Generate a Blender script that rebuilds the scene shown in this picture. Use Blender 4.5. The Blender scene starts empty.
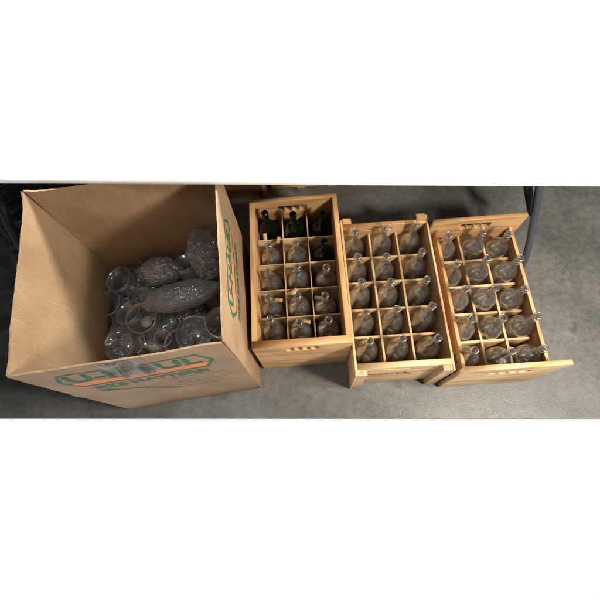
import bpy, bmesh, math, random
from mathutils import Vector, Matrix, noise
random.seed(7)
S = bpy.context.scene
col = S.collection
# ------------------------------------------------------------------ camera
CAM = Vector((0, 0, 1.7))
FWD = Vector((0, 0.3564, -0.9343))
ROLL = -0.1180
r0 = Vector((1, 0, 0)); u0 = r0.cross(FWD)
RR = math.cos(ROLL)*r0 + math.sin(ROLL)*u0
UU = -math.sin(ROLL)*r0 + math.cos(ROLL)*u0
cd = bpy.data.cameras.new('camera'); cam = bpy.data.objects.new('camera', cd); col.objects.link(cam)
cam.matrix_world = Matrix(((RR.x, UU.x, -FWD.x, CAM.x), (RR.y, UU.y, -FWD.y, CAM.y), (RR.z, UU.z, -FWD.z, CAM.z), (0, 0, 0, 1)))
cd.lens = 36*409.6/600; cd.sensor_width = 36; cd.clip_start = .05; cd.clip_end = 100
S.camera = cam
# ------------------------------------------------------------------ world: plain white below the slab, dim room above
W = bpy.data.worlds.new("World"); S.world = W; W.use_nodes = True
nt = W.node_tree; nt.nodes.clear()
wo = nt.nodes.new('ShaderNodeOutputWorld'); bg = nt.nodes.new('ShaderNodeBackground')
tc = nt.nodes.new('ShaderNodeTexCoord'); sx = nt.nodes.new('ShaderNodeSeparateXYZ'); rp = nt.nodes.new('ShaderNodeValToRGB')
mr = nt.nodes.new('ShaderNodeMapRange'); mr.inputs[1].default_value = -1; mr.inputs[2].default_value = 1
nt.links.new(tc.outputs['Generated'], sx.inputs[0]); nt.links.new(sx.outputs[2], mr.inputs[0]); nt.links.new(mr.outputs[0], rp.inputs[0])
rp.color_ramp.elements[0].position = .47; rp.color_ramp.elements[0].color = (1, 1, 1, 1)
rp.color_ramp.elements[1].position = .5; rp.color_ramp.elements[1].color = (.013, .013, .014, 1)
nt.links.new(rp.outputs[0], bg.inputs[0]); nt.links.new(bg.outputs[0], wo.inputs[0]); bg.inputs[1].default_value = 1.0
# ------------------------------------------------------------------ lamps
def area(name, loc, target, power, size, sizey=None, color=(1, 1, 1), spread=180):
    d = bpy.data.lights.new(name, 'AREA'); d.energy = power; d.color = color; d.size = size
    d.shape = 'RECTANGLE' if sizey else 'DISK'
    if sizey: d.size_y = sizey
    d.spread = math.radians(spread)
    o = bpy.data.objects.new(name, d); col.objects.link(o); o.location = loc
    o.rotation_euler = (Vector(target)-Vector(loc)).to_track_quat('-Z', 'Y').to_euler(); return o
area('work_lamp', (1.10, -.24, 1.50), (.25, .45, .1), 37, .26, color=(1, .94, .83))
area('added_glint_light', (1.75, -.05, 2.15), (.35, .4, .0), 30, .16, .9, color=(1, .99, .96))  # added strip, no known fixture: bottle highlights, cell fill, floor sheen
area('added_box_fill', (-.42, .10, 2.6), (-.45, .42, .2), 1.4, .35, color=(.84, .93, 1), spread=70)  # added cool fill, no known fixture, greys the glassware in the box
area('side_lamp', (-1.55, -1.1, 1.6), (-.4, .5, .2), 3.0, .3, color=(.80, .90, 1))
area('added_table_fill', (.1, 1.47, 1.38), (.0, 1.0, .70), 60, 2.2, .2, color=(1, 1, 1), spread=150)  # added light that turns the tabletop white, no known fixture there
S.view_settings.view_transform = 'Standard'; S.view_settings.look = 'None'
S.view_settings.exposure = 0; S.view_settings.gamma = 1
cy = S.cycles
cy.use_denoising = True; cy.max_bounces = 24; cy.transparent_max_bounces = 48; cy.transmission_bounces = 24
cy.sample_clamp_indirect = 4; cy.caustics_reflective = False; cy.caustics_refractive = False
cy.use_adaptive_sampling = True; cy.adaptive_threshold = 0.01

# ------------------------------------------------------------------ helpers
def tag(o, label=None, cat=None, group=None, kind=None):
    if label: o['label'] = label
    if cat: o['category'] = cat
    if group: o['group'] = group
    if kind: o['kind'] = kind
    return o
def link(name, me, mat, parent=None, smooth=False):
    me.name = name
    o = bpy.data.objects.new(name, me); col.objects.link(o)
    if mat: me.materials.append(mat)
    if parent: o.parent = parent
    if smooth:
        for p in me.polygons: p.use_smooth = True
    return o
def bobj(name, bm, mat, parent=None, smooth=False):
    me = bpy.data.meshes.new(name); bmesh.ops.recalc_face_normals(bm, faces=bm.faces); bm.to_mesh(me); bm.free()
    return link(name, me, mat, parent, smooth)
def empty(name, loc=(0, 0, 0), rz=0):
    o = bpy.data.objects.new(name, None); col.objects.link(o); o.location = loc; o.rotation_euler = (0, 0, rz)
    o.empty_display_size = .05; return o
def box(bm, x0, x1, y0, y1, z0, z1, bev=.0015, jit=0):
    vs = [bm.verts.new((x, y, z)) for z in (z0, z1) for y in (y0, y1) for x in (x0, x1)]
    fs = [(0, 2, 3, 1), (4, 5, 7, 6), (0, 1, 5, 4), (2, 6, 7, 3), (0, 4, 6, 2), (1, 3, 7, 5)]
    F = [bm.faces.new([vs[i] for i in f]) for f in fs]
    if bev:
        es = list({e for f in F for e in f.edges})
        bmesh.ops.bevel(bm, geom=es, offset=bev, segments=2, affect='EDGES', profile=.6)
def bbox(name, dims, mat, parent, bev=.0015):
    bm = bmesh.new(); box(bm, *dims, bev=bev); return bobj(name, bm, mat, parent)
def lathe(prof, n=28):
    bm = bmesh.new(); rings = []
    for r, z in prof:
        if r < 1e-6: rings.append([bm.verts.new((0, 0, z))])
        else: rings.append([bm.verts.new((r*math.cos(2*math.pi*k/n), r*math.sin(2*math.pi*k/n), z)) for k in range(n)])
    for a, b in zip(rings[:-1], rings[1:]):
        for k in range(n):
            k2 = (k+1) % n
            if len(a) == 1 and len(b) == 1: continue
            if len(a) == 1: bm.faces.new((a[0], b[k], b[k2]))
            elif len(b) == 1: bm.faces.new((a[k], b[0], a[k2]))
            else: bm.faces.new((a[k], b[k], b[k2], a[k2]))
    return bm
def tube(bm, pts, r, n=14):
    pts = [Vector(p) for p in pts]; rings = []; up = Vector((0, 0, 1))
    for i, p in enumerate(pts):
        d = (pts[min(i+1, len(pts)-1)]-pts[max(i-1, 0)]).normalized()
        x = d.orthogonal().normalized() if i == 0 else (px - d*px.dot(d)).normalized()
        px = x; y = d.cross(x)
        rings.append([bm.verts.new(p + r*(math.cos(2*math.pi*k/n)*x + math.sin(2*math.pi*k/n)*y)) for k in range(n)])
    for a, b in zip(rings[:-1], rings[1:]):
        for k in range(n): bm.faces.new((a[k], a[(k+1) % n], b[(k+1) % n], b[k]))
    bm.faces.new(rings[0]); bm.faces.new(rings[-1])
def spline(P, n=10):
    P = [Vector(p) for p in P]; out = []
    for i in range(len(P)-1):
        p0, p1, p2, p3 = P[max(i-1, 0)], P[i], P[i+1], P[min(i+2, len(P)-1)]
        for k in range(n):
            t = k/n
            out.append(.5*((2*p1)+(p2-p0)*t+(2*p0-5*p1+4*p2-p3)*t*t+(3*p1-p0-3*p2+p3)*t**3))
    out.append(P[-1]); return out
def flat(splines, thick, bevel=.0012):
    """flat plate with holes, drawn in x/z; thickness along +y from 0"""
    cu = bpy.data.curves.new('plate', 'CURVE'); cu.dimensions = '2D'; cu.fill_mode = 'BOTH'
    cu.extrude = max(thick/2-bevel, 0); cu.bevel_depth = bevel; cu.bevel_resolution = 1; cu.offset = -bevel
    for pts in splines:
        s = cu.splines.new('POLY'); s.points.add(len(pts)-1); s.use_cyclic_u = True
        for q, (x, z) in zip(s.points, pts): q.co = (x, z, 0, 1)
    return curve_mesh(cu, thick)
def curve_mesh(cu, thick=0):
    o = bpy.data.objects.new('plate', cu); col.objects.link(o)
    dg = bpy.context.evaluated_depsgraph_get(); me = bpy.data.meshes.new_from_object(o.evaluated_get(dg))
    col.objects.unlink(o); bpy.data.objects.remove(o)
    for v in me.vertices:
        x, y, z = v.co; v.co = (x, thick/2 - z, y)
    return me

# ------------------------------------------------------------------ materials
def mat(name):
    m = bpy.data.materials.new(name); m.use_nodes = True; n = m.node_tree; n.nodes.clear()
    out = n.nodes.new('ShaderNodeOutputMaterial'); return m, n, out
def N(n, t, **kw):
    nd = n.nodes.new(t)
    for k, v in kw.items(): setattr(nd, k, v)
    return nd
def ramp(n, stops):
    r = n.nodes.new('ShaderNodeValToRGB'); e = r.color_ramp.elements
    while len(e) < len(stops): e.new(.5)
    for el, (p, c) in zip(e, stops): el.position = p; el.color = (*c, 1)
    return r
def wood(name, axis, dark, mid, light, rings=5, rough=.55, bump=.25):
    m, n, out = mat(name); L = n.links.new
    b = N(n, 'ShaderNodeBsdfPrincipled'); b.inputs['Roughness'].default_value = rough
    tc = N(n, 'ShaderNodeTexCoord'); oi = N(n, 'ShaderNodeObjectInfo')
    ml = N(n, 'ShaderNodeMath', operation='MULTIPLY'); ml.inputs[1].default_value = 17.0; L(oi.outputs['Random'], ml.inputs[0])
    ad = N(n, 'ShaderNodeVectorMath', operation='ADD'); L(tc.outputs['Object'], ad.inputs[0]); L(ml.outputs[0], ad.inputs[1])
    mp = N(n, 'ShaderNodeMapping'); sc = [1, 1, 1]; sc['xyz'.index(axis)] = .12
    mp.inputs['Scale'].default_value = sc; L(ad.outputs[0], mp.inputs[0])
    nz = N(n, 'ShaderNodeTexNoise'); nz.inputs['Scale'].default_value = 9; nz.inputs['Detail'].default_value = 2; L(mp.outputs[0], nz.inputs['Vector'])
    mx = N(n, 'ShaderNodeVectorMath', operation='MULTIPLY_ADD'); L(nz.outputs['Color'], mx.inputs[0]); mx.inputs[1].default_value = (.30,)*3; L(mp.outputs[0], mx.inputs[2])
    wv = N(n, 'ShaderNodeTexWave', wave_type='RINGS', rings_direction=axis.upper()); wv.inputs['Scale'].default_value = rings; wv.inputs['Distortion'].default_value = 3.5
    wv.inputs['Detail'].default_value = 3; L(mx.outputs[0], wv.inputs['Vector'])
    fn = N(n, 'ShaderNodeTexNoise'); fn.inputs['Scale'].default_value = 160; fn.inputs['Detail'].default_value = 4; L(mp.outputs[0], fn.inputs['Vector'])
    ml2 = N(n, 'ShaderNodeMath', operation='MULTIPLY_ADD'); L(fn.outputs[0], ml2.inputs[0]); ml2.inputs[1].default_value = .55; L(wv.outputs['Fac'], ml2.inputs[2])
    sb = N(n, 'ShaderNodeMath', operation='MULTIPLY'); L(ml2.outputs[0], sb.inputs[0]); sb.inputs[1].default_value = .66
    rp = ramp(n, [(0.0, dark), (.34, mid), (.9, light)]); L(sb.outputs[0], rp.inputs[0])
    # dirt and knots
    kn = N(n, 'ShaderNodeTexNoise'); kn.inputs['Scale'].default_value = 7; kn.inputs['Detail'].default_value = 5; L(ad.outputs[0], kn.inputs['Vector'])
    kr = ramp(n, [(.36, (.55, .46, .4)), (.56, (1, 1, 1))]); L(kn.outputs[0], kr.inputs[0])
    mm = N(n, 'ShaderNodeMix', data_type='RGBA', blend_type='MULTIPLY'); mm.inputs[0].default_value = .5
    L(rp.outputs[0], mm.inputs[6]); L(kr.outputs[0], mm.inputs[7]); 
    # each board has its own tone
    bv = N(n, 'ShaderNodeMapRange'); L(oi.outputs['Random'], bv.inputs[0]); bv.inputs[3].default_value = .80; bv.inputs[4].default_value = 1.08
    hs_ = N(n, 'ShaderNodeHueSaturation'); L(bv.outputs[0], hs_.inputs['Value']); L(mm.outputs[2], hs_.inputs['Color']); L(hs_.outputs[0], b.inputs['Base Color'])
    bp = N(n, 'ShaderNodeBump'); bp.inputs['Strength'].default_value = bump; bp.inputs['Distance'].default_value = .002; L(ml2.outputs[0], bp.inputs['Height']); L(bp.outputs[0], b.inputs['Normal'])
    L(b.outputs[0], out.inputs[0]); return m
pine = {a: wood('pine_'+a, a, (.46, .225, .08), (.66, .37, .155), (.76, .475, .225)) for a in 'xyz'}
pale = {a: wood('pale_pine_'+a, a, (.50, .285, .12), (.72, .465, .22), (.84, .59, .32)) for a in 'xyz'}
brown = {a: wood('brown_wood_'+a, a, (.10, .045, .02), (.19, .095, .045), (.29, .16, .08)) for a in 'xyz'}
grain_end = wood('hatched_pine', 'y', (.38, .21, .09), (.62, .40, .2), (.8, .57, .33), rings=42)
def plain(name, c, rough=.5, metal=0, bump=0, bscale=60, var=0, trans=0):
    m, n, out = mat(name); L = n.links.new
    b = N(n, 'ShaderNodeBsdfPrincipled'); b.inputs['Base Color'].default_value = (*c, 1); b.inputs['Roughness'].default_value = rough; b.inputs['Metallic'].default_value = metal
    tc = N(n, 'ShaderNodeTexCoord'); nz = N(n, 'ShaderNodeTexNoise'); nz.inputs['Scale'].default_value = bscale; nz.inputs['Detail'].default_value = 5; L(tc.outputs['Object'], nz.inputs['Vector'])
    if var:
        r = ramp(n, [(.3, tuple(x*(1-var) for x in c)), (.7, tuple(min(1, x*(1+var)) for x in c))]); L(nz.outputs[0], r.inputs[0]); L(r.outputs[0], b.inputs['Base Color'])
    if bump:
        bp = N(n, 'ShaderNodeBump'); bp.inputs['Strength'].default_value = bump; bp.inputs['Distance'].default_value = .003; L(nz.outputs[0], bp.inputs['Height']); L(bp.outputs[0], b.inputs['Normal'])
    L(b.outputs[0], out.inputs[0]); return m
def concrete():
    m, n, out = mat('concrete'); L = n.links.new
    b = N(n, 'ShaderNodeBsdfPrincipled'); tc = N(n, 'ShaderNodeTexCoord')
    def nz(s, d=6, r=.6):
        x = N(n, 'ShaderNodeTexNoise'); x.inputs['Scale'].default_value = s; x.inputs['Detail'].default_value = d; x.inputs['Roughness'].default_value = r; L(tc.outputs['Object'], x.inputs['Vector']); return x
    a = nz(3.2, 8, .65); r1 = ramp(n, [(.32, (.105, .100, .088)), (.5, (.158, .151, .134)), (.68, (.215, .206, .186))]); L(a.outputs[0], r1.inputs[0])
    c = nz(38, 6, .7); r2 = ramp(n, [(.3, (.5, .5, .5)), (.62, (1.15, 1.15, 1.15))]); L(c.outputs[0], r2.inputs[0])
    m1 = N(n, 'ShaderNodeMix', data_type='RGBA', blend_type='MULTIPLY'); m1.inputs[0].default_value = .6; L(r1.outputs[0], m1.inputs[6]); L(r2.outputs[0], m1.inputs[7])
    # dark pits and specks
    d = nz(120, 4, .6); d2 = nz(5, 5, .7)
    ml = N(n, 'ShaderNodeMath', operation='MULTIPLY'); L(d.outputs[0], ml.inputs[0]); L(d2.outputs[0], ml.inputs[1])
    r3 = ramp(n, [(.36, (1, 1, 1)), (.46, (.45, .44, .42))]); L(ml.outputs[0], r3.inputs[0])
    m2 = N(n, 'ShaderNodeMix', data_type='RGBA', blend_type='MULTIPLY'); m2.inputs[0].default_value = 1; L(m1.outputs[2], m2.inputs[6]); L(r3.outputs[0], m2.inputs[7])
    fs = nz(330, 2, .5); rf = ramp(n, [(.30, (.45, .44, .42)), (.40, (1, 1, 1)), (.68, (1, 1, 1)), (.74, (1.5, 1.5, 1.5))]); L(fs.outputs[0], rf.inputs[0])
    m5 = N(n, 'ShaderNodeMix', data_type='RGBA', blend_type='MULTIPLY'); m5.inputs[0].default_value = .8; L(m2.outputs[2], m5.inputs[6]); L(rf.outputs[0], m5.inputs[7]); m2 = m5
    # hairline scratches and cracks
    vo = N(n, 'ShaderNodeTexVoronoi', feature='DISTANCE_TO_EDGE'); vo.inputs['Scale'].default_value = 2.3
    wz = nz(7, 5, .6); vm = N(n, 'ShaderNodeVectorMath', operation='MULTIPLY_ADD'); L(wz.outputs['Color'], vm.inputs[0]); vm.inputs[1].default_value = (.35,)*3; L(tc.outputs['Object'], vm.inputs[2]); L(vm.outputs[0], vo.inputs['Vector'])
    rc = ramp(n, [(.0, (.55, .54, .52)), (.006, (1, 1, 1))]); L(vo.outputs['Distance'], rc.inputs[0])
    m6 = N(n, 'ShaderNodeMix', data_type='RGBA', blend_type='MULTIPLY'); L(a.outputs[0], m6.inputs[0]); L(m2.outputs[2], m6.inputs[6]); L(rc.outputs[0], m6.inputs[7]); m2 = m6
    # round oil stains
    e = nz(6.3, 2, .4); r4 = ramp(n, [(.66, (1, 1, 1)), (.72, (.55, .53, .5))]); L(e.outputs[0], r4.inputs[0])
    m3 = N(n, 'ShaderNodeMix', data_type='RGBA', blend_type='MULTIPLY'); m3.inputs[0].default_value = 1; L(m2.outputs[2], m3.inputs[6]); L(r4.outputs[0], m3.inputs[7])
    L(m3.outputs[2], b.inputs['Base Color'])
    rr = ramp(n, [(.3, (.32,)*3), (.7, (.58,)*3)]); L(c.outputs[0], rr.inputs[0]); L(rr.outputs[0], b.inputs['Roughness'])
    bp = N(n, 'ShaderNodeBump'); bp.inputs['Strength'].default_value = .35; bp.inputs['Distance'].default_value = .003; L(c.outputs[0], bp.inputs['Height'])
    bp2 = N(n, 'ShaderNodeBump'); bp2.invert = True; bp2.inputs['Strength'].default_value = .5; bp2.inputs['Distance'].default_value = .003; L(ml.outputs[0], bp2.inputs['Height']); L(bp.outputs[0], bp2.inputs['Normal'])
    L(bp2.outputs[0], b.inputs['Normal']); L(b.outputs[0], out.inputs[0]); return m
def cardboard(axis='X'):
    m, n, out = mat('cardboard'); L = n.links.new
    b = N(n, 'ShaderNodeBsdfPrincipled'); b.inputs['Roughness'].default_value = .78; tc = N(n, 'ShaderNodeTexCoord')
    a = N(n, 'ShaderNodeTexNoise'); a.inputs['Scale'].default_value = 7; a.inputs['Detail'].default_value = 7; L(tc.outputs['Object'], a.inputs['Vector'])
    r = ramp(n, [(.3, (.26, .158, .08)), (.7, (.35, .225, .124))]); L(a.outputs[0], r.inputs[0])
    f = N(n, 'ShaderNodeTexNoise'); f.inputs['Scale'].default_value = 240; f.inputs['Detail'].default_value = 3; L(tc.outputs['Object'], f.inputs['Vector'])
    r2 = ramp(n, [(.3, (.86,)*3), (.7, (1.08,)*3)]); L(f.outputs[0], r2.inputs[0])
    mm = N(n, 'ShaderNodeMix', data_type='RGBA', blend_type='MULTIPLY'); mm.inputs[0].default_value = 1; L(r.outputs[0], mm.inputs[6]); L(r2.outputs[0], mm.inputs[7])
    mpc = N(n, 'ShaderNodeMapping'); mpc.inputs['Scale'].default_value = (1, 0, .07) if axis == 'X' else (0, 1, .07); L(tc.outputs['Object'], mpc.inputs[0])
    cn = N(n, 'ShaderNodeTexNoise'); cn.inputs['Scale'].default_value = 11; cn.inputs['Detail'].default_value = 4; L(mpc.outputs[0], cn.inputs['Vector'])
    crr = ramp(n, [(.44, (0, 0, 0)), (.447, (1, 1, 1)), (.454, (0, 0, 0))]); L(cn.outputs[0], crr.inputs[0])
    sc2 = N(n, 'ShaderNodeTexNoise'); sc2.inputs['Scale'].default_value = 22; sc2.inputs['Detail'].default_value = 8; sc2.inputs['Roughness'].default_value = .75; L(tc.outputs['Object'], sc2.inputs['Vector'])
    scr = ramp(n, [(.66, (0, 0, 0)), (.76, (1, 1, 1))]); L(sc2.outputs[0], scr.inputs[0])
    wx = N(n, 'ShaderNodeMath', operation='MAXIMUM'); L(crr.outputs[0], wx.inputs[0]); L(scr.outputs[0], wx.inputs[1])
    wf = N(n, 'ShaderNodeMath', operation='MULTIPLY'); L(wx.outputs[0], wf.inputs[0]); wf.inputs[1].default_value = .2
    mw_ = N(n, 'ShaderNodeMix', data_type='RGBA'); L(wf.outputs[0], mw_.inputs[0]); L(mm.outputs[2], mw_.inputs[6]); mw_.inputs[7].default_value = (.56, .42, .28, 1)
    L(mw_.outputs[2], b.inputs['Base Color'])
    w = N(n, 'ShaderNodeTexWave', wave_type='BANDS', bands_direction=axis); w.inputs['Scale'].default_value = 52; w.inputs['Distortion'].default_value = 1.2; L(tc.outputs['Object'], w.inputs['Vector'])
    mpn = N(n, 'ShaderNodeMath', operation='MULTIPLY_ADD'); L(w.outputs['Fac'], mpn.inputs[0]); mpn.inputs[1].default_value = .05; L(a.outputs[0], mpn.inputs[2])
    # pressed vertical score marks, unevenly spaced
    mp = N(n, 'ShaderNodeMapping'); mp.inputs['Scale'].default_value = (1, 0, .06) if axis == 'X' else (0, 1, .06); L(tc.outputs['Object'], mp.inputs[0])
    sn = N(n, 'ShaderNodeTexNoise'); sn.inputs['Scale'].default_value = 13; sn.inputs['Detail'].default_value = 3; L(mp.outputs[0], sn.inputs['Vector'])
    sr = ramp(n, [(.475, (0, 0, 0)), (.5, (1, 1, 1)), (.525, (0, 0, 0))]); L(sn.outputs[0], sr.inputs[0])
    mq = N(n, 'ShaderNodeMath', operation='MULTIPLY_ADD'); L(sr.outputs[0], mq.inputs[0]); mq.inputs[1].default_value = -.14; L(mpn.outputs[0], mq.inputs[2]); mpn = mq
    bp = N(n, 'ShaderNodeBump'); bp.inputs['Strength'].default_value = .3; bp.inputs['Distance'].default_value = .006; L(mpn.outputs[0], bp.inputs['Height']); L(bp.outputs[0], b.inputs['Normal'])
    L(b.outputs[0], out.inputs[0]); return m
def thin_glass(name, tint, edge, gloss=.9, rough=.02, haze=0, hazecol=(.7, .7, .7), boost=1.0, dirt=0.0, real=0.0, dust=0.0, cells=0):
    m, n, out = mat(name); L = n.links.new
    lw = N(n, 'ShaderNodeLayerWeight'); lw.inputs[0].default_value = .45
    tr = N(n, 'ShaderNodeBsdfTransparent'); cr = ramp(n, [(0, tint), (.62, tint), (1, edge)]); L(lw.outputs['Facing'], cr.inputs[0]); L(cr.outputs[0], tr.inputs[0])
    gl = N(n, 'ShaderNodeBsdfGlossy'); gl.inputs[0].default_value = (gloss, gloss, gloss, 1); gl.inputs['Roughness'].default_value = rough
    lf = N(n, 'ShaderNodeLayerWeight'); lf.inputs[0].default_value = .5
    fr = N(n, 'ShaderNodeMath', operation='POWER'); L(lf.outputs['Facing'], fr.inputs[0]); fr.inputs[1].default_value = 3
    fm = N(n, 'ShaderNodeMath', operation='MULTIPLY_ADD'); fm.use_clamp = True; L(fr.outputs[0], fm.inputs[0]); fm.inputs[1].default_value = .5*boost; fm.inputs[2].default_value = .045*boost
    tc = N(n, 'ShaderNodeTexCoord'); nz = N(n, 'ShaderNodeTexNoise'); nz.inputs['Scale'].default_value = 34; nz.inputs['Detail'].default_value = 2; L(tc.outputs['Object'], nz.inputs['Vector'])
    bp = N(n, 'ShaderNodeBump'); bp.inputs['Strength'].default_value = .3; bp.inputs['Distance'].default_value = .004; L(nz.outputs[0], bp.inputs['Height']); L(bp.outputs[0], gl.inputs['Normal'])
    if cells:
        vo = N(n, 'ShaderNodeTexVoronoi'); vo.inputs['Scale'].default_value = cells; L(tc.outputs['Object'], vo.inputs['Vector'])
        b2 = N(n, 'ShaderNodeBump'); b2.invert = True; b2.inputs['Strength'].default_value = .28; b2.inputs['Distance'].default_value = .006; L(vo.outputs['Distance'], b2.inputs['Height']); L(bp.outputs[0], b2.inputs['Normal']); L(b2.outputs[0], gl.inputs['Normal']); bp = b2
    mx = N(n, 'ShaderNodeMixShader'); L(fm.outputs[0], mx.inputs[0]); L(tr.outputs[0], mx.inputs[1]); L(gl.outputs[0], mx.inputs[2])
    if dust:
        g2 = N(n, 'ShaderNodeBsdfGlossy'); g2.inputs[0].default_value = (.95, .93, .9, 1); g2.inputs['Roughness'].default_value = .28; L(bp.outputs[0], g2.inputs['Normal'])
        dm = N(n, 'ShaderNodeMath', operation='MULTIPLY_ADD'); L(fr.outputs[0], dm.inputs[0]); dm.inputs[1].default_value = dust*4; dm.inputs[2].default_value = dust
        oi = N(n, 'ShaderNodeObjectInfo'); ov = N(n, 'ShaderNodeMapRange'); L(oi.outputs['Random'], ov.inputs[0]); ov.inputs[3].default_value = .5; ov.inputs[4].default_value = 1.6
        dq = N(n, 'ShaderNodeMath', operation='MULTIPLY'); L(dm.outputs[0], dq.inputs[0]); L(ov.outputs[0], dq.inputs[1]); dm = dq
        md = N(n, 'ShaderNodeMixShader'); L(dm.outputs[0], md.inputs[0]); L(mx.outputs[0], md.inputs[1]); L(g2.outputs[0], md.inputs[2]); mx = md
    last = mx
    if real:
        gg = N(n, 'ShaderNodeBsdfGlass'); gg.inputs['IOR'].default_value = 1.48; gg.inputs['Roughness'].default_value = 0; gg.inputs['Color'].default_value = (.99, .99, .985, 1)
        L(bp.outputs[0], gg.inputs['Normal'])
        m0 = N(n, 'ShaderNodeMixShader'); m0.inputs[0].default_value = real; L(mx.outputs[0], m0.inputs[1]); L(gg.outputs[0], m0.inputs[2]); mx = last = m0
    if haze or dirt:
        df = N(n, 'ShaderNodeBsdfDiffuse'); df.inputs[0].default_value = (*hazecol, 1); L(bp.outputs[0], df.inputs[1]); m2 = N(n, 'ShaderNodeMixShader')
        dn = N(n, 'ShaderNodeTexNoise'); dn.inputs['Scale'].default_value = 26; dn.inputs['Detail'].default_value = 6; L(tc.outputs['Object'], dn.inputs['Vector'])
        mrr = N(n, 'ShaderNodeMapRange'); L(dn.outputs[0], mrr.inputs[0]); mrr.inputs[1].default_value = .42; mrr.inputs[2].default_value = .7
        mrr.inputs[3].default_value = haze; mrr.inputs[4].default_value = haze+dirt
        L(mrr.outputs[0], m2.inputs[0]); L(mx.outputs[0], m2.inputs[1]); L(df.outputs[0], m2.inputs[2]); last = m2
    L(last.outputs[0], out.inputs[0]); return m
M = dict(
    concrete=concrete(), card=cardboard('X'), cardy=cardboard('Y'),
    clear=thin_glass('clear_glass', (.995, .995, .99), (.58, .57, .54), boost=2.1, dust=.15, haze=.006, dirt=.012, hazecol=(.9, .9, .9)),
    lip=thin_glass('lip_glass', (.97, .97, .96), (.38, .37, .35), boost=2.6, dust=.10, haze=.01, dirt=.02, hazecol=(.85, .83, .8)),
    green=thin_glass('dark_green_glass', (.02, .06, .02), (.002, .01, .004), boost=.9, haze=.15, hazecol=(.006, .028, .012)),
    plastic=thin_glass('clear_plastic', (.92, .92, .92), (.6, .6, .6), boost=2.0, rough=.10, dust=.08, haze=.13, dirt=.08, hazecol=(.54, .61, .64)),
    vessel=thin_glass('dusty_glass', (.96, .96, .96), (.62, .63, .62), boost=2.2, rough=.04, dust=.07, haze=.06, dirt=.10, hazecol=(.66, .72, .75)),
    rim=thin_glass('rim_glass', (.8, .8, .8), (.5, .5, .5), boost=3, rough=.08, haze=.12, dirt=.1, hazecol=(.72, .74, .74)),
    bubble=thin_glass('bubble_wrap', (.8, .8, .8), (.5, .5, .5), boost=1.6, rough=.16, dust=.06, cells=95, haze=.20, dirt=.10, hazecol=(.52, .58, .60)),
    tape=thin_glass('packing_tape', (.60, .56, .50), (.5, .46, .42), boost=.8, rough=.06, haze=.03, hazecol=(.35, .33, .31)),
    white=plain('white_plastic', (.86, .86, .86), .45, bump=.15, bscale=220),
    edge=plain('grey_edge_plastic', (.62, .64, .67), .5),
    steel=plain('grey_painted_steel', (.07, .08, .10), .38, .3, bump=.05),
    black=plain('shaded_steel', (.012, .012, .014), .5),  # steel with the shade on brace and left legs put into its colour
    ink_green=plain('green_ink', (.004, .11, .048), .7, var=.35, bscale=30),
    ink_orange=plain('orange_ink', (.66, .19, .06), .7, var=.22, bscale=20),
    ink_brown=plain('brown_ink', (.16, .03, .02), .7),
    ink_grey=plain('faded_ink', (.17, .13, .09), .8),
    slot=plain('worn_slot', (.7, .45, .3), .7),
    cork=wood('stopper_wood', 'z', (.45, .23, .09), (.66, .40, .18), (.8, .56, .32), rings=14),
    blue=plain('blue_tape', (.10, .48, .62), .5, var=.2),
    rubber=plain('black_rubber', (.007, .007, .008), .6),
)
# ------------------------------------------------------------------ setting: the piece of floor in the photograph
bm = bmesh.new()
ed = Vector((1.105+1.287, .014-.287)).normalized(); P = Vector((-1.287, .287))
f0 = P - ed*1.6; f1 = P + ed*4.6
pts = [(f0.x, f0.y), (f1.x, f1.y), (f1.x+.3, 3.2), (f0.x-.1, 3.4)]
top = [bm.verts.new((x, y, 0)) for x, y in pts]; bot = [bm.verts.new((x, y, -.05)) for x, y in pts]
bm.faces.new(top); bm.faces.new(bot[::-1])
for i in range(4): bm.faces.new((top[i], bot[i], bot[(i+1) % 4], top[(i+1) % 4]))
tag(bobj('floor', bm, M['concrete']), 'worn grey concrete floor with dark specks and stains', kind='structure')

# ------------------------------------------------------------------ crates
def slot_outline(cx, cz, w, h, up=True, n=4):
    """finger-grip slot: one straight side, four scallops on the other"""
    pts = []; rr = w/n/2
    for k in range(n):
        c = cx - w/2 + rr*(2*k+1)
        for t in range(0, 9):
            a = math.pi - math.pi*t/8
            pts.append((c + rr*.97*math.cos(a), cz + (h*.35 + h*.5*math.sin(a))*(1 if up else -1)))
    for t in range(0, 7):
        a = -math.pi/2*t/6
        pts.append((cx+w/2 - h*.3 + h*.3*math.cos(a), cz + (-h*.2 + h*.3*math.sin(a))*(1 if up else -1)))
    for t in range(0, 7):
        a = -math.pi/2 - math.pi/2*t/6
        pts.append((cx-w/2 + h*.3 + h*.3*math.cos(a), cz + (-h*.2 + h*.3*math.sin(a))*(1 if up else -1)))
    return pts
def end_board(parent, x0, x1, y0, h, th, m, slot=None, name='end_panel', z0=.0):
    sp = [[(x0, z0), (x1, z0), (x1, h), (x0, h)]]
    if slot: sp.append(slot[::-1])
    me = flat(sp, th)
    for v in me.vertices: v.co.y += y0
    return link(name, me, m, parent)
def scribble(name, parent, x, z, w, h, y, m, seed, n=26, r=.0011, loops=1.0):
    """worn hand lettering that can no longer be read"""
    rnd = random.Random(seed); bm = bmesh.new(); pts = []
    for i in range(n):
        t = i/(n-1)
        pts.append((x + t*w + rnd.uniform(-.004, .004)*loops, y, z + (rnd.uniform(-.5, .5)*h if i % 2 else rnd.uniform(-.15, .15)*h)))
        if i % 8 == 7:
            if len(pts) > 2: tube(bm, spline(pts, 4), r, 6)
            pts = []
    if len(pts) > 2: tube(bm, spline(pts, 4), r, 6)
    for v in bm.verts: v.co.y = y + (v.co.y-y)*.25
    return bobj(name, bm, m, parent)

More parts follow.
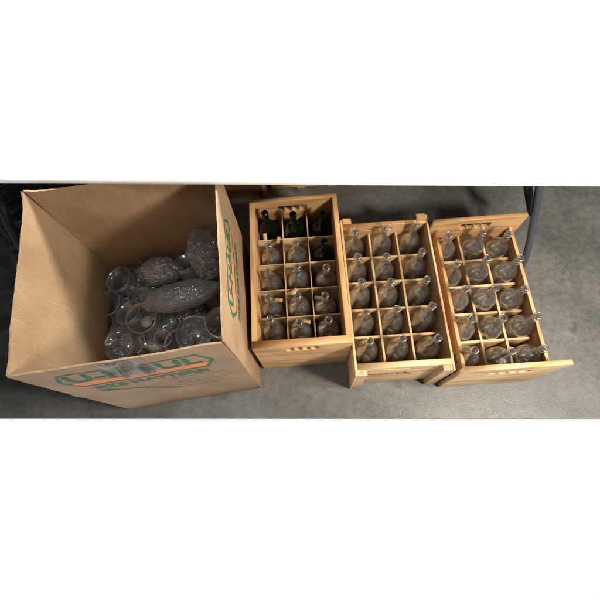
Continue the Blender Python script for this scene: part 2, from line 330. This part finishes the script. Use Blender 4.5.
def dividers(root, x0, x1, y0, y1, z0, z1, th, m1, m2, nx=3, ny=5):
    for i in range(1, nx):
        x = x0 + (x1-x0)*i/nx + random.uniform(-.0012, .0012)
        bbox('divider', (x-th/2, x+th/2, y0+.0005, y1-.0005, z0, z1), m1, root, .0008)
    for j in range(1, ny):
        y = y0 + (y1-y0)*j/ny + random.uniform(-.0015, .0015); zj = random.uniform(-.005, -.001)
        bbox('divider', (x0+.0005, x1-.0005, y-th/2, y+th/2, z0+.001, z1+zj), m2, root, .0008)

GR = 'wooden bottle crates standing on the floor'
# crate one: thick rims
c1 = empty('bottle_crate', (-.184, .362, 0), -.0508)
tag(c1, 'wooden crate with dark green bottles in its back row, beside the cardboard box', 'crate', GR)
w, l, h = .345, .605, .337
bbox('side_panel', (0, .019, .0275, l-.0175, .003, h), pine['y'], c1)
bbox('side_panel', (w-.019, w, .0275, l-.0175, .003, h), pine['y'], c1)
end_board(c1, 0, w, 0, h, .027, pine['x'], slot_outline(w/2, h-.040, .118, .030, up=False))
end_board(c1, 0, w, l-.017, h, .017, pine['x'], slot_outline(w/2-.006, h-.052, .122, .030, up=False))
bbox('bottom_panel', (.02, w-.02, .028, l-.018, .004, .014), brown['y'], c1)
dividers(c1, .0195, w-.0195, .0275, l-.0175, .0145, .240, .004, pale['y'], pale['x'])
# crate two: corner posts and thin sides
c2 = empty('bottle_crate', (.158, .236, 0), -.0585)
tag(c2, 'middle wooden crate with thin sides and square posts at its corners', 'crate', GR)
w, l, h = .341, .615, .294
bbox('side_panel', (0, .008, 0, l, 0, h), pale['y'], c2)
bbox('side_panel', (w-.008, w, 0, l, 0, h), pale['y'], c2)
for x in (.0085, w-.0085-.032):
    bbox('corner_post', (x, x+.032, 0.0005, .0215, 0, h-.002), grain_end, c2)
for x in (.0085, w-.0085-.034):
    bbox('corner_post', (x, x+.034, l-.018, l+.006, 0, h+.002), pine['z'], c2)
end_board(c2, .0085, w-.0085, .022, h, .021, pale['x'], slot_outline(w/2-.02, h-.035, .112, .014, n=1), z0=.012)
end_board(c2, .0085, w-.0085, l-.034, h, .0155, pine['x'], slot_outline(w/2-.02, h-.03, .11, .012, n=1), z0=.012)
bbox('bottom_panel', (.0085, w-.0085, .044, l-.035, .004, .013), pine['y'], c2)
dividers(c2, .0085, w-.0085, .0435, l-.0345, .0135, .238, .0075, pale['y'], pale['x'])
scribble('lettering', c2, .055, h-.11, .16, .036, .0205, M['ink_brown'], 3, n=40, r=.0017)
# crate three: wide end boards above lower sides
c3 = empty('bottle_crate', (.514, .202, 0), -.049)
tag(c3, 'rightmost wooden crate whose wide end boards stick out past its lower sides', 'crate', GR)
w, l, h = .357, .586, .326
hs = .252; xa, xb = .022, .326
bbox('side_panel', (xa, xa+.012, .0185, l-.0165, .01, hs), pine['y'], c3)
bbox('side_panel', (xb-.012, xb, .0185, l-.0165, .01, hs), pine['y'], c3)
end_board(c3, 0, w, 0, h, .018, pale['x'], slot_outline(w/2, h-.07, .14, .026, up=False))
end_board(c3, 0, w, l-.016, h, .016, pine['x'], slot_outline(w/2-.008, h-.042, .118, .028, up=False))
bbox('bottom_panel', (xa+.0125, xb-.0125, .0185, l-.0165, .01, .018), pine['y'], c3)
dividers(c3, xa+.0125, xb-.0125, .0185, l-.0165, .0185, .205, .009, pale['y'], pale['x'])
cx0, cx1 = xa+.0125, xb-.0125
scribble('lettering', c3, .145, .10, .085, .012, -.0008, M['ink_grey'], 5, n=20)

# ------------------------------------------------------------------ bottles
def bottle_mesh():
    outer = [(0, .010), (.022, .006), (.034, .0), (.0400, .004), (.0425, .016), (.0432, .06), (.0434, .13), (.0436, .165), (.0428, .183), (.0405, .198), (.0362, .212), (.0300, .224), (.0230, .233), (.0172, .241), (.0138, .250), (.0124, .262), (.0119, .292)]
    inner = [(.0094, .292), (.0098, .262), (.0112, .250), (.0148, .2415), (.0212, .232), (.0282, .222), (.0342, .2095), (.0384, .196), (.0405, .182), (.0412, .165), (.0410, .13), (.0408, .06), (.0400, .020), (.037, .011), (.022, .013), (0, .018)]
    bm = lathe(outer+inner, 40); me = bpy.data.meshes.new('bottle'); bmesh.ops.recalc_face_normals(bm, faces=bm.faces); bm.to_mesh(me); bm.free()
    for p in me.polygons: p.use_smooth = True
    return me
def lip_mesh(r=.0135):
    bm = lathe([(.0094, .286), (.0117, .286), (r, .288), (r+.0006, .2925), (r, .297), (.0126, .299), (.0126, .302), (r+.0008, .3035), (r+.001, .308), (r-.0005, .3115), (.0105, .312), (.0094, .309), (.0094, .286)], 28)
    me = bpy.data.meshes.new('lip'); bmesh.ops.recalc_face_normals(bm, faces=bm.faces); bm.to_mesh(me); bm.free()
    for p in me.polygons: p.use_smooth = True
    return me
BM, LM = bottle_mesh(), lip_mesh()
BM.materials.append(M['clear']); LM.materials.append(M['lip'])
BMG, LMG = BM.copy(), LM.copy(); BMG.name = 'green_bottle'
BMG.materials[0] = M['green']; LMG.materials[0] = M['green']
# where each mouth stands in the room (x, y, z)
MOUTHS = {
 1: [(-0.0978, 0.9048, 0.3180), (0.0120, 0.8850, 0.3180), (0.1251, 0.8740, 0.3180), (-0.0943, 0.7655, 0.3180), (0.0104, 0.7602, 0.3180), (0.1167, 0.7502, 0.3180), (-0.1073, 0.6555, 0.3180), (0.0034, 0.6593, 0.3180), (0.1112, 0.6410, 0.3180), (-0.1129, 0.5509, 0.3180), (-0.0069, 0.5437, 0.3180), (0.0914, 0.5312, 0.3180), (-0.1143, 0.4650, 0.3180), (-0.0114, 0.4432, 0.3180), (0.0921, 0.4393, 0.3180)],
 2: [(0.2410, 0.7792, 0.3250), (0.3551, 0.7814, 0.3250), (0.4738, 0.7793, 0.3250), (0.2336, 0.6713, 0.3250), (0.3399, 0.6589, 0.3250), (0.4732, 0.6605, 0.3250), (0.2315, 0.5679, 0.3250), (0.3353, 0.5561, 0.3250), (0.4660, 0.5472, 0.3250), (0.2280, 0.4522, 0.3250), (0.3377, 0.4497, 0.3250), (0.4635, 0.4467, 0.3250), (0.2225, 0.3459, 0.3250), (0.3358, 0.3413, 0.3250), (0.4558, 0.3280, 0.3250)],
 3: [(0.5851, 0.7136, 0.3300), (0.7144, 0.7103, 0.3300), (0.8062, 0.6893, 0.3300), (0.5865, 0.5950, 0.3300), (0.6988, 0.5990, 0.3300), (0.8156, 0.5848, 0.3300), (0.5896, 0.4922, 0.3300), (0.6950, 0.4818, 0.3300), (0.7994, 0.4684, 0.3300), (0.5822, 0.3780, 0.3300), (0.6900, 0.3693, 0.3300), (0.8078, 0.3623, 0.3300), (0.5641, 0.2700, 0.3300), (0.6840, 0.2520, 0.3300), (0.7942, 0.2490, 0.3300)],
}
CR = {1: (c1, .0195, .3255, .0275, .5875, .015), 2: (c2, .0085, .3325, .0435, .5805, .0135), 3: (c3, cx0, cx1, .0185, .5695, .019)}
CN = {1: 'crate beside the box', 2: 'middle crate', 3: 'rightmost crate'}
RN = ['back row', 'second row from back', 'middle row', 'fourth row from back', 'front row']
KN = ['left', 'middle', 'right']
bottles = {}
for k in (1, 2, 3):
    root, x0, x1, y0, y1, zb = CR[k]
    mw = Matrix.Translation(root.location) @ Matrix.Rotation(root.rotation_euler[2], 4, 'Z')
    for i, mouth in enumerate(MOUTHS[k]):
        row, cc = divmod(i, 3)
        cwx, cwy = (x1-x0)/3, (y1-y0)/5
        c = mw @ Vector((x0+cwx*(cc+.5), y1-cwy*(row+.5), zb+.002))
        m_ = Vector(mouth)
        # slide the foot inside its cell to keep the lean small
        off = (m_ - c); off.z = 0
        mxs = Vector((max(cwx/2-.0475, .001), max(cwy/2-.0475, .001)))
        b0 = c + Vector((max(-mxs.x, min(mxs.x, off.x)), max(-mxs.y, min(mxs.y, off.y)), 0))
        ax = (m_-b0); ax.normalize()
        gr = (k == 1 and (row == 0 or i == 5))
        o = bpy.data.objects.new('glass_bottle', BMG if gr else BM); col.objects.link(o)
        q = Vector((0, 0, 1)).rotation_difference(ax)
        o.rotation_mode = 'QUATERNION'; o.rotation_quaternion = q @ Matrix.Rotation(random.random()*6.28, 3, 'Z').to_quaternion()
        o.location = b0
        lp = bpy.data.objects.new('lip', LMG if gr else LM); col.objects.link(lp); lp.parent = o
        if row == 2 and cc == 1: where = 'centre of the %s' % CN[k]
        else: where = '%s in the %s of the %s' % (KN[cc], RN[row], CN[k])
        tag(o, ('dark green bottle, ' if gr else 'clear glass bottle, ') + where, 'bottle', 'glass bottles standing in the crates')
        bottles[(k, row, cc)] = o
# blue tape on one neck
bm = lathe([(.0122, .236), (.0130, .237), (.0130, .258), (.0122, .259)], 24)
bobj('blue_tape', bm, M['blue'], bottles[(1, 2, 1)], True)

# wooden stoppers lying between the necks of the first crate
bm = lathe([(0, 0), (.0068, 0), (.0076, .0012), (.0076, .025), (.0068, .026), (.003, .026), (.003, .014), (0, .014)], 20)
me = bpy.data.meshes.new('bottle_stopper'); bmesh.ops.recalc_face_normals(bm, faces=bm.faces); bm.to_mesh(me); bm.free(); me.materials.append(M['cork'])
for p in me.polygons: p.use_smooth = False
ST = [((-0.0578, 0.8194, 0.2520), (1, 3), 'wooden stopper behind the second row, between left and middle bottles'),
      ((-0.1101, 0.8426, 0.2520), (0, 1), 'pale wooden stopper just behind the left bottle of the second row'),
      ((-0.0791, 0.5624, 0.2520), (1, -.4), 'wooden stopper right of the left bottle in the fourth row'),
      ((-0.0168, 0.5915, 0.2520), (1, .6), 'wooden stopper behind the middle bottle of the fourth row'),
      ((0.0685, 0.5518, 0.2520), (-1, .1), 'wooden stopper left of the right bottle in the fourth row'),
      ((0.0164, 0.4644, 0.2520), (1, -.5), 'wooden stopper right of the middle bottle in the front row')]
for spot, (dx, dy), lab in ST:
    o = bpy.data.objects.new('bottle_stopper', me); col.objects.link(o)
    p = Vector(spot); d = Vector((dx, dy, .5)).normalized()
    o.location = p - d*.014; o.rotation_mode = 'QUATERNION'; o.rotation_quaternion = Vector((0, 0, 1)).rotation_difference(d)
    tag(o, lab, 'stopper', 'wooden stoppers in the crate beside the cardboard box')

# ------------------------------------------------------------------ cardboard box
BX = {'FL': Vector((-.741, .259)), 'FR': Vector((-.1996, .2818)), 'BL': Vector((-.764, .806)), 'BR': Vector((-.196, .829))}
ZF, ZT = .415, .724
bx = empty('cardboard_box', (-.47, .54, 0))
tag(bx, 'large open cardboard box with green and orange printing, full of clear glassware', 'box')
o0 = Vector((-.47, .54))
CARD = {False: M['card'], True: M['cardy']}
def wall(name, A, B, z0, z1, seed, out0=0, out1=0, tear=.003, th=.005, gap=0, dip=None, sub=56, mt=None):
    """corrugated sheet from A to B (floor plan), outward offset grows from out0 to out1 with height"""
    d = (B-A).normalized(); n = Vector((d.y, -d.x))   # outward for counter-clockwise walk
    Ln = (B-A).length; bm = bmesh.new(); nx, nz = sub, 30
    lay = []
    for side in (0, 1):
        g = []
        for j in range(nz+1):
            t = j/nz; row = []
            for i in range(nx+1):
                gg = gap*max(0, (t-.57)/.43)**.6; s = i/nx*(Ln-2*gg)+gg
                z = z0+(z1-z0)*t
                if j == nz: z += tear*noise.noise(Vector((s*60, seed*7.1, 0))) + tear*1.5*noise.noise(Vector((s*9, seed, 3)))
                if j == nz and dip: z += dip(s/Ln)
                off = out0+(out1-out0)*t + warp(s, z, seed)
                p = A + d*s + n*(off - side*th)
                row.append(bm.verts.new((p.x-o0.x, p.y-o0.y, z)))
            g.append(row)
        lay.append(g)
    for side in (0, 1):
        g = lay[side]
        for j in range(nz):
            for i in range(nx):
                f = (g[j][i], g[j][i+1], g[j+1][i+1], g[j+1][i]); bm.faces.new(f if side == 0 else f[::-1])
    a, b = lay
    for i in range(nx):
        bm.faces.new((a[nz][i], a[nz][i+1], b[nz][i+1], b[nz][i])); bm.faces.new((a[0][i+1], a[0][i], b[0][i], b[0][i+1]))
    for j in range(nz):
        bm.faces.new((a[j][0], a[j+1][0], b[j+1][0], b[j][0])); bm.faces.new((a[j+1][nx], a[j][nx], b[j][nx], b[j+1][nx]))
    o = bobj(name, bm, mt or M['card'], bx, True); o.data.set_sharp_from_angle(angle=.7); return o
def warp(s, z, seed):
    return .0022*math.exp(-((z-.415)/.012)**2) + .0045*noise.noise(Vector((s*4.5, z*4.5, seed*3.3))) + .0012*noise.noise(Vector((s*16, z*16, seed)))
FLp, FRp, BRp, BLp = BX['FL'], BX['FR'], BX['BR'], BX['BL']
wl = [('front', FLp, FRp, 1), ('right', FRp, BRp, 2), ('back', BRp, BLp, 3), ('left', BLp, FLp, 4)]
for nm, A, B, sd in wl:
    wall('side_panel', A, B, .004, ZT, sd, gap=.006, mt=CARD[nm in ('left', 'right')],
         dip=(lambda t: .016*math.exp(-(1-t)/.05)) if nm == 'back' else (lambda t: .022*math.exp(-t/.04)) if nm == 'left' else None)
bm = bmesh.new()
q4 = [FLp, FRp, BRp, BLp]; cen = (FLp+FRp+BRp+BLp)/4
vs = [bm.verts.new(((cen+(p-cen)*.985).x-o0.x, (cen+(p-cen)*.985).y-o0.y, z)) for z in (.003, .009) for p in q4]
for f in ((3, 2, 1, 0), (4, 5, 6, 7), (0, 1, 5, 4), (1, 2, 6, 5), (2, 3, 7, 6), (3, 0, 4, 7)): bm.faces.new([vs[i] for i in f])
bobj('bottom_panel', bm, M['card'], bx)
# printing laid on a wall: local (s, z) -> surface
def print_on(me, A, B, seed, name, m, lift=.0008, parent=None):
    bm = bmesh.new(); bm.from_mesh(me)
    for _ in range(3):
        es = [e for e in bm.edges if e.calc_length() > .02]
        if es: bmesh.ops.subdivide_edges(bm, edges=es, cuts=1)
    bmesh.ops.triangulate(bm, faces=bm.faces)
    d = (B-A).normalized(); n = Vector((d.y, -d.x))
    for v in bm.verts:
        s, z = v.co.x, v.co.z
        p = A + d*s + n*(warp(s, z, seed)+lift)
        v.co = (p.x-o0.x, p.y-o0.y, z)
    me2 = bpy.data.meshes.new(name); bm.to_mesh(me2); bm.free()
    return link(name, me2, m, parent or bx)
def text_mesh(body, size, sx=1, shear=0, bold=.0):
    cu = bpy.data.curves.new('t', 'FONT'); cu.body = body; cu.size = size; cu.shear = shear; cu.offset = bold; cu.fill_mode = 'BOTH'; cu.resolution_u = 3
    me = curve_mesh(cu)
    for v in me.vertices: v.co.x *= sx; v.co.y = 0
    return me
def fit_text(body, s0, s1, z0, z1, shear=0, bold=.0015):
    me = text_mesh(body, 1*.05, bold=bold, shear=shear)
    xs = [v.co.x for v in me.vertices]; zs = [v.co.z for v in me.vertices]
    for v in me.vertices:
        v.co.x = s0+(v.co.x-min(xs))/(max(xs)-min(xs))*(s1-s0); v.co.z = z0+(v.co.z-min(zs))/(max(zs)-min(zs))*(z1-z0)
    return me
def poly(pts, holes=None):
    cu = bpy.data.curves.new('p', 'CURVE'); cu.dimensions = '2D'; cu.fill_mode = 'BOTH'
    for ps in [pts]+(holes or []):
        s = cu.splines.new('POLY'); s.points.add(len(ps)-1); s.use_cyclic_u = True
        for q, (x, z) in zip(s.points, ps): q.co = (x, z, 0, 1)
    me = curve_mesh(cu)
    for v in me.vertices: v.co.y = 0
    return me
def logo(A, B, seed, s0, s1, z0, z1):
    zm = (z0+z1)/2; e = .035; t = .008
    def hexa(d): return [(s0+d*1.5, zm), (s0+e+d*.4, z1-d), (s1-e-d*.4, z1-d), (s1-d*1.5, zm), (s1-e-d*.4, z0+d), (s0+e+d*.4, z0+d)]
    print_on(poly(hexa(0), [hexa(t)[::-1]]), A, B, seed, 'printed_border', M['ink_green'])
    zb = z0+(z1-z0)*.36
    print_on(poly([(s0+e+.004, z0+t*1.6), (s1-e-.004, z0+t*1.6), (s1-.022, zb-.005), (s1-.035, zb), (s0+.035, zb), (s0+.022, zb-.005)]), A, B, seed, 'printed_band', M['ink_orange'], .0006)
    print_on(fit_text('U-HAUL', s0+.035, s1-.035, z0+(z1-z0)*.385, z1-t*2.4, shear=.05, bold=.0012), A, B, seed, 'printed_letters', M['ink_green'], .0012)
logo(FLp, FRp, 1, .052, .487, .515, .665)
print_on(fit_text('SIZE MATTERS!', .095, .44, .452, .496), FLp, FRp, 1, 'printed_slogan', M['ink_green'])
print_on(poly([(.085, .437), (.115, .437), (.30, .300), (.298, .290)]), FLp, FRp, 1, 'printed_ruler', M['ink_green'])
for zz, a_, b_ in ((.43, .30, .50), (.395, .30, .49), (.36, .31, .50), (.33, .30, .47), (.29, .32, .5)):
    print_on(poly([(a_, zz), (b_, zz+.004), (b_, zz+.0065), (a_, zz+.0025)]), FLp, FRp, 1, 'printed_line', M['ink_grey'])
logo(FRp, BRp, 2, .11, .44, .53, .65)
print_on(fit_text('SIZE MATTERS!', .14, .42, .455, .49), FRp, BRp, 2, 'printed_slogan', M['ink_green'])
# crumpled packing tape over the front edge
bm = bmesh.new(); g = []
d = (FRp-FLp).normalized(); nn = Vector((d.y, -d.x))
for j in range(31):
    t = j/30; row = []
    for i in range(25):
        s = .215 + .115*i/24 + .015*t + .002*noise.noise(Vector((t*8, 5, i > 12)))
        z = .727 - .15*t
        off = .003 + .034*max(0, abs(noise.noise(Vector((s*46, z*14+s*12, 9))))-.24) + .001*noise.noise(Vector((s*60, z*40, 2)))
        p = FLp + d*s + nn*(off+warp(s, z, 1))
        row.append(bm.verts.new((p.x-o0.x, p.y-o0.y, z + .004*noise.noise(Vector((s*30, z*30, 1))))))
    g.append(row)
for j in range(30):
    for i in range(24): bm.faces.new((g[j][i], g[j+1][i], g[j+1][i+1], g[j][i+1]))
bobj('packing_tape', bm, M['tape'], bx, True)

# ------------------------------------------------------------------ glassware in the box
def cup_mesh(name, r, h, kind):
    if kind == 'bowl': o = [(0, .0), (r*.45, .0), (r*.8, h*.25), (r, h*.6), (r*1.0, h)]
    elif kind == 'vase': o = [(0, 0), (r*.55, 0), (r*.85, h*.15), (r, h*.4), (r*.8, h*.68), (r*.5, h*.82), (r*.55, h)]
    else: o = [(0, 0), (r*.7, 0), (r*.74, h*.1), (r*.9, h*.6), (r, h)]
    i = [(max(x-.003, 0), z+(.004 if z < h*.5 else 0)) for x, z in o][::-1]
    bm = lathe(o+i, 36); bmesh.ops.subdivide_edges
    me = bpy.data.meshes.new(name); bmesh.ops.recalc_face_normals(bm, faces=bm.faces); bm.to_mesh(me); bm.free()
    for p in me.polygons: p.use_smooth = True
    return me
G = 'clear glassware piled in the cardboard box'
def vessel(top, r, h, kind, tilt, az, lab, name, cat, m='vessel'):
    me = cup_mesh(name, r, h, kind); me.materials.append(M[m])
    o = bpy.data.objects.new(name, me); col.objects.link(o)
    ax = Vector((math.sin(tilt)*math.cos(az), math.sin(tilt)*math.sin(az), math.cos(tilt)))
    o.location = Vector(top) - ax*h
    o.rotation_mode = 'QUATERNION'; o.rotation_quaternion = Vector((0, 0, 1)).rotation_difference(ax)
    bm = bmesh.new(); rr = r*(.55 if kind == 'vase' else 1)
    tube(bm, [(rr*math.cos(2*math.pi*k/32), rr*math.sin(2*math.pi*k/32), h) for k in range(33)], .0017, 8)
    bobj('rim', bm, M['rim'], o, True)
    tag(o, lab, cat, G); return o
vessel((-0.7031, 0.7316, 0.2500), .055, .12, 'cup', .25, 2.8, 'clear glass tumbler at the left rear edge of the glassware pile', 'glass_tumbler', 'tumbler')
vessel((-0.7372, 0.6342, 0.2500), .05, .12, 'cup', .2, 3.4, 'clear glass tumbler at the far left of the pile, by the box side', 'glass_tumbler', 'tumbler')
vz = vessel((-0.5775, 0.5297, 0.3200), .056, .11, 'bowl', .12, 4.2, 'clear glass bowl with a pale disc in it, left of the wrapped bundle', 'glass_bowl', 'bowl')
vessel((-0.6395, 0.5710, 0.2900), .05, .13, 'cup', .35, 2.4, 'clear glass tumbler tilted under the bowl with the pale disc', 'glass_tumbler', 'tumbler')
vessel((-0.6901, 0.4647, 0.2500), .062, .10, 'bowl', .3, 3.6, 'clear glass bowl in the front left corner of the pile', 'glass_bowl', 'bowl')
vessel((-0.5039, 0.4511, 0.3000), .055, .13, 'vase', .5, 5.0, 'rounded clear glass vase behind the front flap', 'glass_vase', 'vase')
vessel((-0.3835, 0.4463, 0.3300), .062, .10, 'bowl', .15, 5.4, 'bluish clear bowl near the front right corner of the pile', 'glass_bowl', 'bowl')
vessel((-0.2667, 0.4469, 0.4100), .055, .16, 'cup', .18, .3, 'tall clear tumbler against the right side of the box', 'glass_tumbler', 'tumbler')
vessel((-0.5578, 0.8325, 0.2500), .07, .12, 'bowl', .3, 1.7, 'large clear glass bowl at the back of the pile', 'glass_bowl', 'bowl')
vessel((-0.6245, 0.4711, 0.2100), .05, .13, 'vase', .8, 3.0, 'clear glass vase lying low between two bowls at the front', 'glass_vase', 'vase')
vessel((-0.4655, 0.5389, 0.2500), .05, .14, 'vase', 1.2, .4, 'clear glass vase lying on its side below the wrapped bundle', 'glass_vase', 'vase')
vessel((-0.6175, 0.6521, 0.2400), .045, .13, 'cup', .3, 1.2, 'small clear tumbler showing between the left tumblers and the bundle', 'glass_tumbler', 'tumbler')
vessel((-0.4531, 0.4290, 0.2900), .048, .12, 'cup', .25, 4.8, 'clear tumbler between the vase and the bluish bowl at the front', 'glass_tumbler', 'tumbler')
vessel((-0.7629, 0.5573, 0.2200), .045, .12, 'cup', .35, 3.1, 'clear tumbler at the left, between the far left tumbler and the front bowl', 'glass_tumbler', 'tumbler')
vessel((-0.4246, 0.7502, 0.2900), .05, .12, 'cup', .4, 1.9, 'clear tumbler between the two puffy plastic bags', 'glass_tumbler', 'tumbler')
vessel((-0.6384, 0.8079, 0.2300), .055, .11, 'bowl', .35, 2.2, 'clear bowl at the back left of the pile', 'glass_bowl', 'bowl')
bm = lathe([(0, 0), (.021, 0), (.022, .002), (.021, .005), (0, .006)], 24)
o = bobj('pale_disc', bm, plain('pale_lid', (.42, .39, .33), .5, var=.2), None, True); o.location = vz.location+Vector((-.004, -.012, .062))
tag(o, 'small pale disc lying inside the left glass bowl', 'disc')

def crumple(name, spot, sx_, sy_, sz_, rz, m, seed, lab, cat, amp=.22, bubbles=False, tilt=0):
    bm = bmesh.new(); bmesh.ops.create_icosphere(bm, subdivisions=6, radius=1)
    for vv in bm.verts:
        p = vv.co.copy(); q = Vector((p.x*1.7, p.y*1.7, p.z*1.7)) + Vector((seed, 0, 0))
        rid = 1-abs(noise.noise(q*1.3))*2
        w1 = noise.noise(q*.9+Vector((4, 9, 2)))*2.2; qq = Vector((q.x*.6+w1, q.y*2.2+w1, q.z*2.2))
        f = 1 + amp*.8*noise.noise(q) + amp*.45*(1-abs(noise.noise(qq*1.6))*3) + amp*.07*(1-abs(noise.noise(qq*4.1))*3)
        if bubbles: f += .0
        # pinch the ends like a twisted wrapper
        pin = 1-.35*max(0, abs(p.x)-.6)/.4
        vv.co = Vector((p.x*f*sx_, p.y*f*sy_*pin, p.z*f*sz_*pin))
    o = bobj(name, bm, M[m], None, True); o.location = spot; o.rotation_euler = (0, tilt, rz)
    tag(o, lab, cat, G); return o
crumple('wrapped_bundle', (-0.4348, 0.6013, 0.3100), .15, .052, .045, .16, 'bubble', 3.1, 'long bundle of bubble wrap lying across the middle of the pile', 'bundle', .10, True)
crumple('plastic_bag', (-0.5254, 0.7294, 0.2800), .085, .05, .045, .0, 'plastic', 8.4, 'small crumpled clear plastic bag behind the wrapped bundle', 'plastic bag', .2)
crumple('plastic_bag', (-0.3312, 0.7417, 0.3500), .065, .095, .085, .2, 'plastic', 12.7, 'large puffy clear plastic bag in the back right corner of the box', 'plastic bag', .17)
crumple('plastic_bag', (-0.6689, 0.4966, 0.1800), .10, .07, .05, .4, 'plastic', 20.2, 'crinkled clear plastic bag under the front left glassware', 'plastic bag', .4)
crumple('plastic_bag', (-0.4865, 0.5418, 0.1600), .12, .10, .06, .1, 'plastic', 27.2, 'flattened clear plastic bag under the front right glassware', 'plastic bag', .35)
crumple('plastic_bag', (-0.6183, 0.7186, 0.1400), .15, .12, .06, .7, 'plastic', 33.2, 'wide clear plastic bag at the bottom beneath the wrapped bundle', 'plastic bag', .35)

# ------------------------------------------------------------------ folding table over the crates
TY = -.1472   # yaw of the table
tb = empty('folding_table', (.02, .722, 0), TY)
tag(tb, 'white plastic folding table with bent grey legs standing over the crates', 'table')
bm = bmesh.new(); box(bm, -1.32, 1.28, .0, .84, .724, .742, bev=.006); t_ = bobj('tabletop', bm, M['white'], tb)
bm = bmesh.new(); box(bm, -1.290, 1.25, .05, .79, .700, .7235, bev=.003); bobj('table_skirt', bm, M['edge'], tb)
mwi = (Matrix.Translation(tb.location) @ Matrix.Rotation(TY, 4, 'Z')).inverted()
def tl(p): return mwi @ Vector(p)
def leg(name, P, r, m):
    bm = bmesh.new(); tube(bm, spline([tl(p) for p in P], 8), r); return bobj(name, bm, m, tb, True)
leg('leg', [(.90, 1.12, .69), (.905, 1.00, .60), (.918, .87, .46), (.93, .79, .345), (.945, .70, .20), (.955, .66, .10), (.96, .645, .0)], .0138, M['steel'])
leg('leg', [(.90, 1.13, .69), (.90, 1.17, .5), (.91, 1.27, .3), (.92, 1.40, .1), (.92, 1.42, 0)], .0138, M['steel'])
leg('brace', [(0.8754, 0.9163, 0.4500), (0.9205, 0.8491, 0.3400), (0.9701, 0.8077, 0.2400)], .015, M['black'])
leg('leg', [(-1.03, 1.22, .69), (-1.04, 1.10, .58), (-1.03, .90, .42), (-1.02, .82, .28), (-1.02, .78, .0)], .0155, M['black'])
leg('leg', [(-1.03, 1.23, .69), (-1.04, 1.30, .5), (-1.03, 1.45, .2), (-1.02, 1.5, 0)], .0155, M['black'])

# ------------------------------------------------------------------ crates at the back, under the table
def simple_crate(x, y, a, w, l, h, mats, lab, th=.014, notch=False):
    r = empty('wooden_crate', (x, y, 0), a); tag(r, lab, 'crate')
    bbox('side_panel', (0, th, th+.0005, l-th-.0005, .0, h), mats['y'], r)
    bbox('side_panel', (w-th, w, th+.0005, l-th-.0005, .0, h), mats['y'], r)
    if notch:
        sp = [(0, .012), (w*.36, .012), (w*.37, 0), (w*.47, 0), (w*.48, .012), (w*.80, .012), (w*.81, 0), (w*.9, 0), (w*.91, .012), (w, .012), (w, h), (0, h)]
        me = flat([sp], th); link('end_panel', me, mats['x'], r)
    else: end_board(r, 0, w, 0, h, th, mats['x'])
    end_board(r, 0, w, l-th, h, th, mats['x'])
    bbox('bottom_panel', (th+.0005, w-th-.0005, th+.0005, l-th-.0005, .005, .013), mats['y'], r)
    return r
k = simple_crate(-.46, 1.235, -.06, .34, .45, .30, brown, 'dark wooden crate under the table behind the box and first crate')
bbox('corner_post', (.341, .362, -.003, .02, 0, .3), pine['z'], k)
simple_crate(-.075, 1.245, -.06, .345, .45, .28, pine, 'light wooden crate under the table with small feet along its base', notch=True)

# black bag in the dark at the far left
crumple('black_bag', (-1.1042, 1.0889, 0.2400), .20, .26, .20, .3, 'rubber', 41.0, 'black plastic bag in the shadow behind the left side of the cardboard box', 'bag', .12)
bpy.data.objects['black_bag'].location = (-1.08, 1.12, .17); bpy.data.objects['black_bag'].pop('group', None)
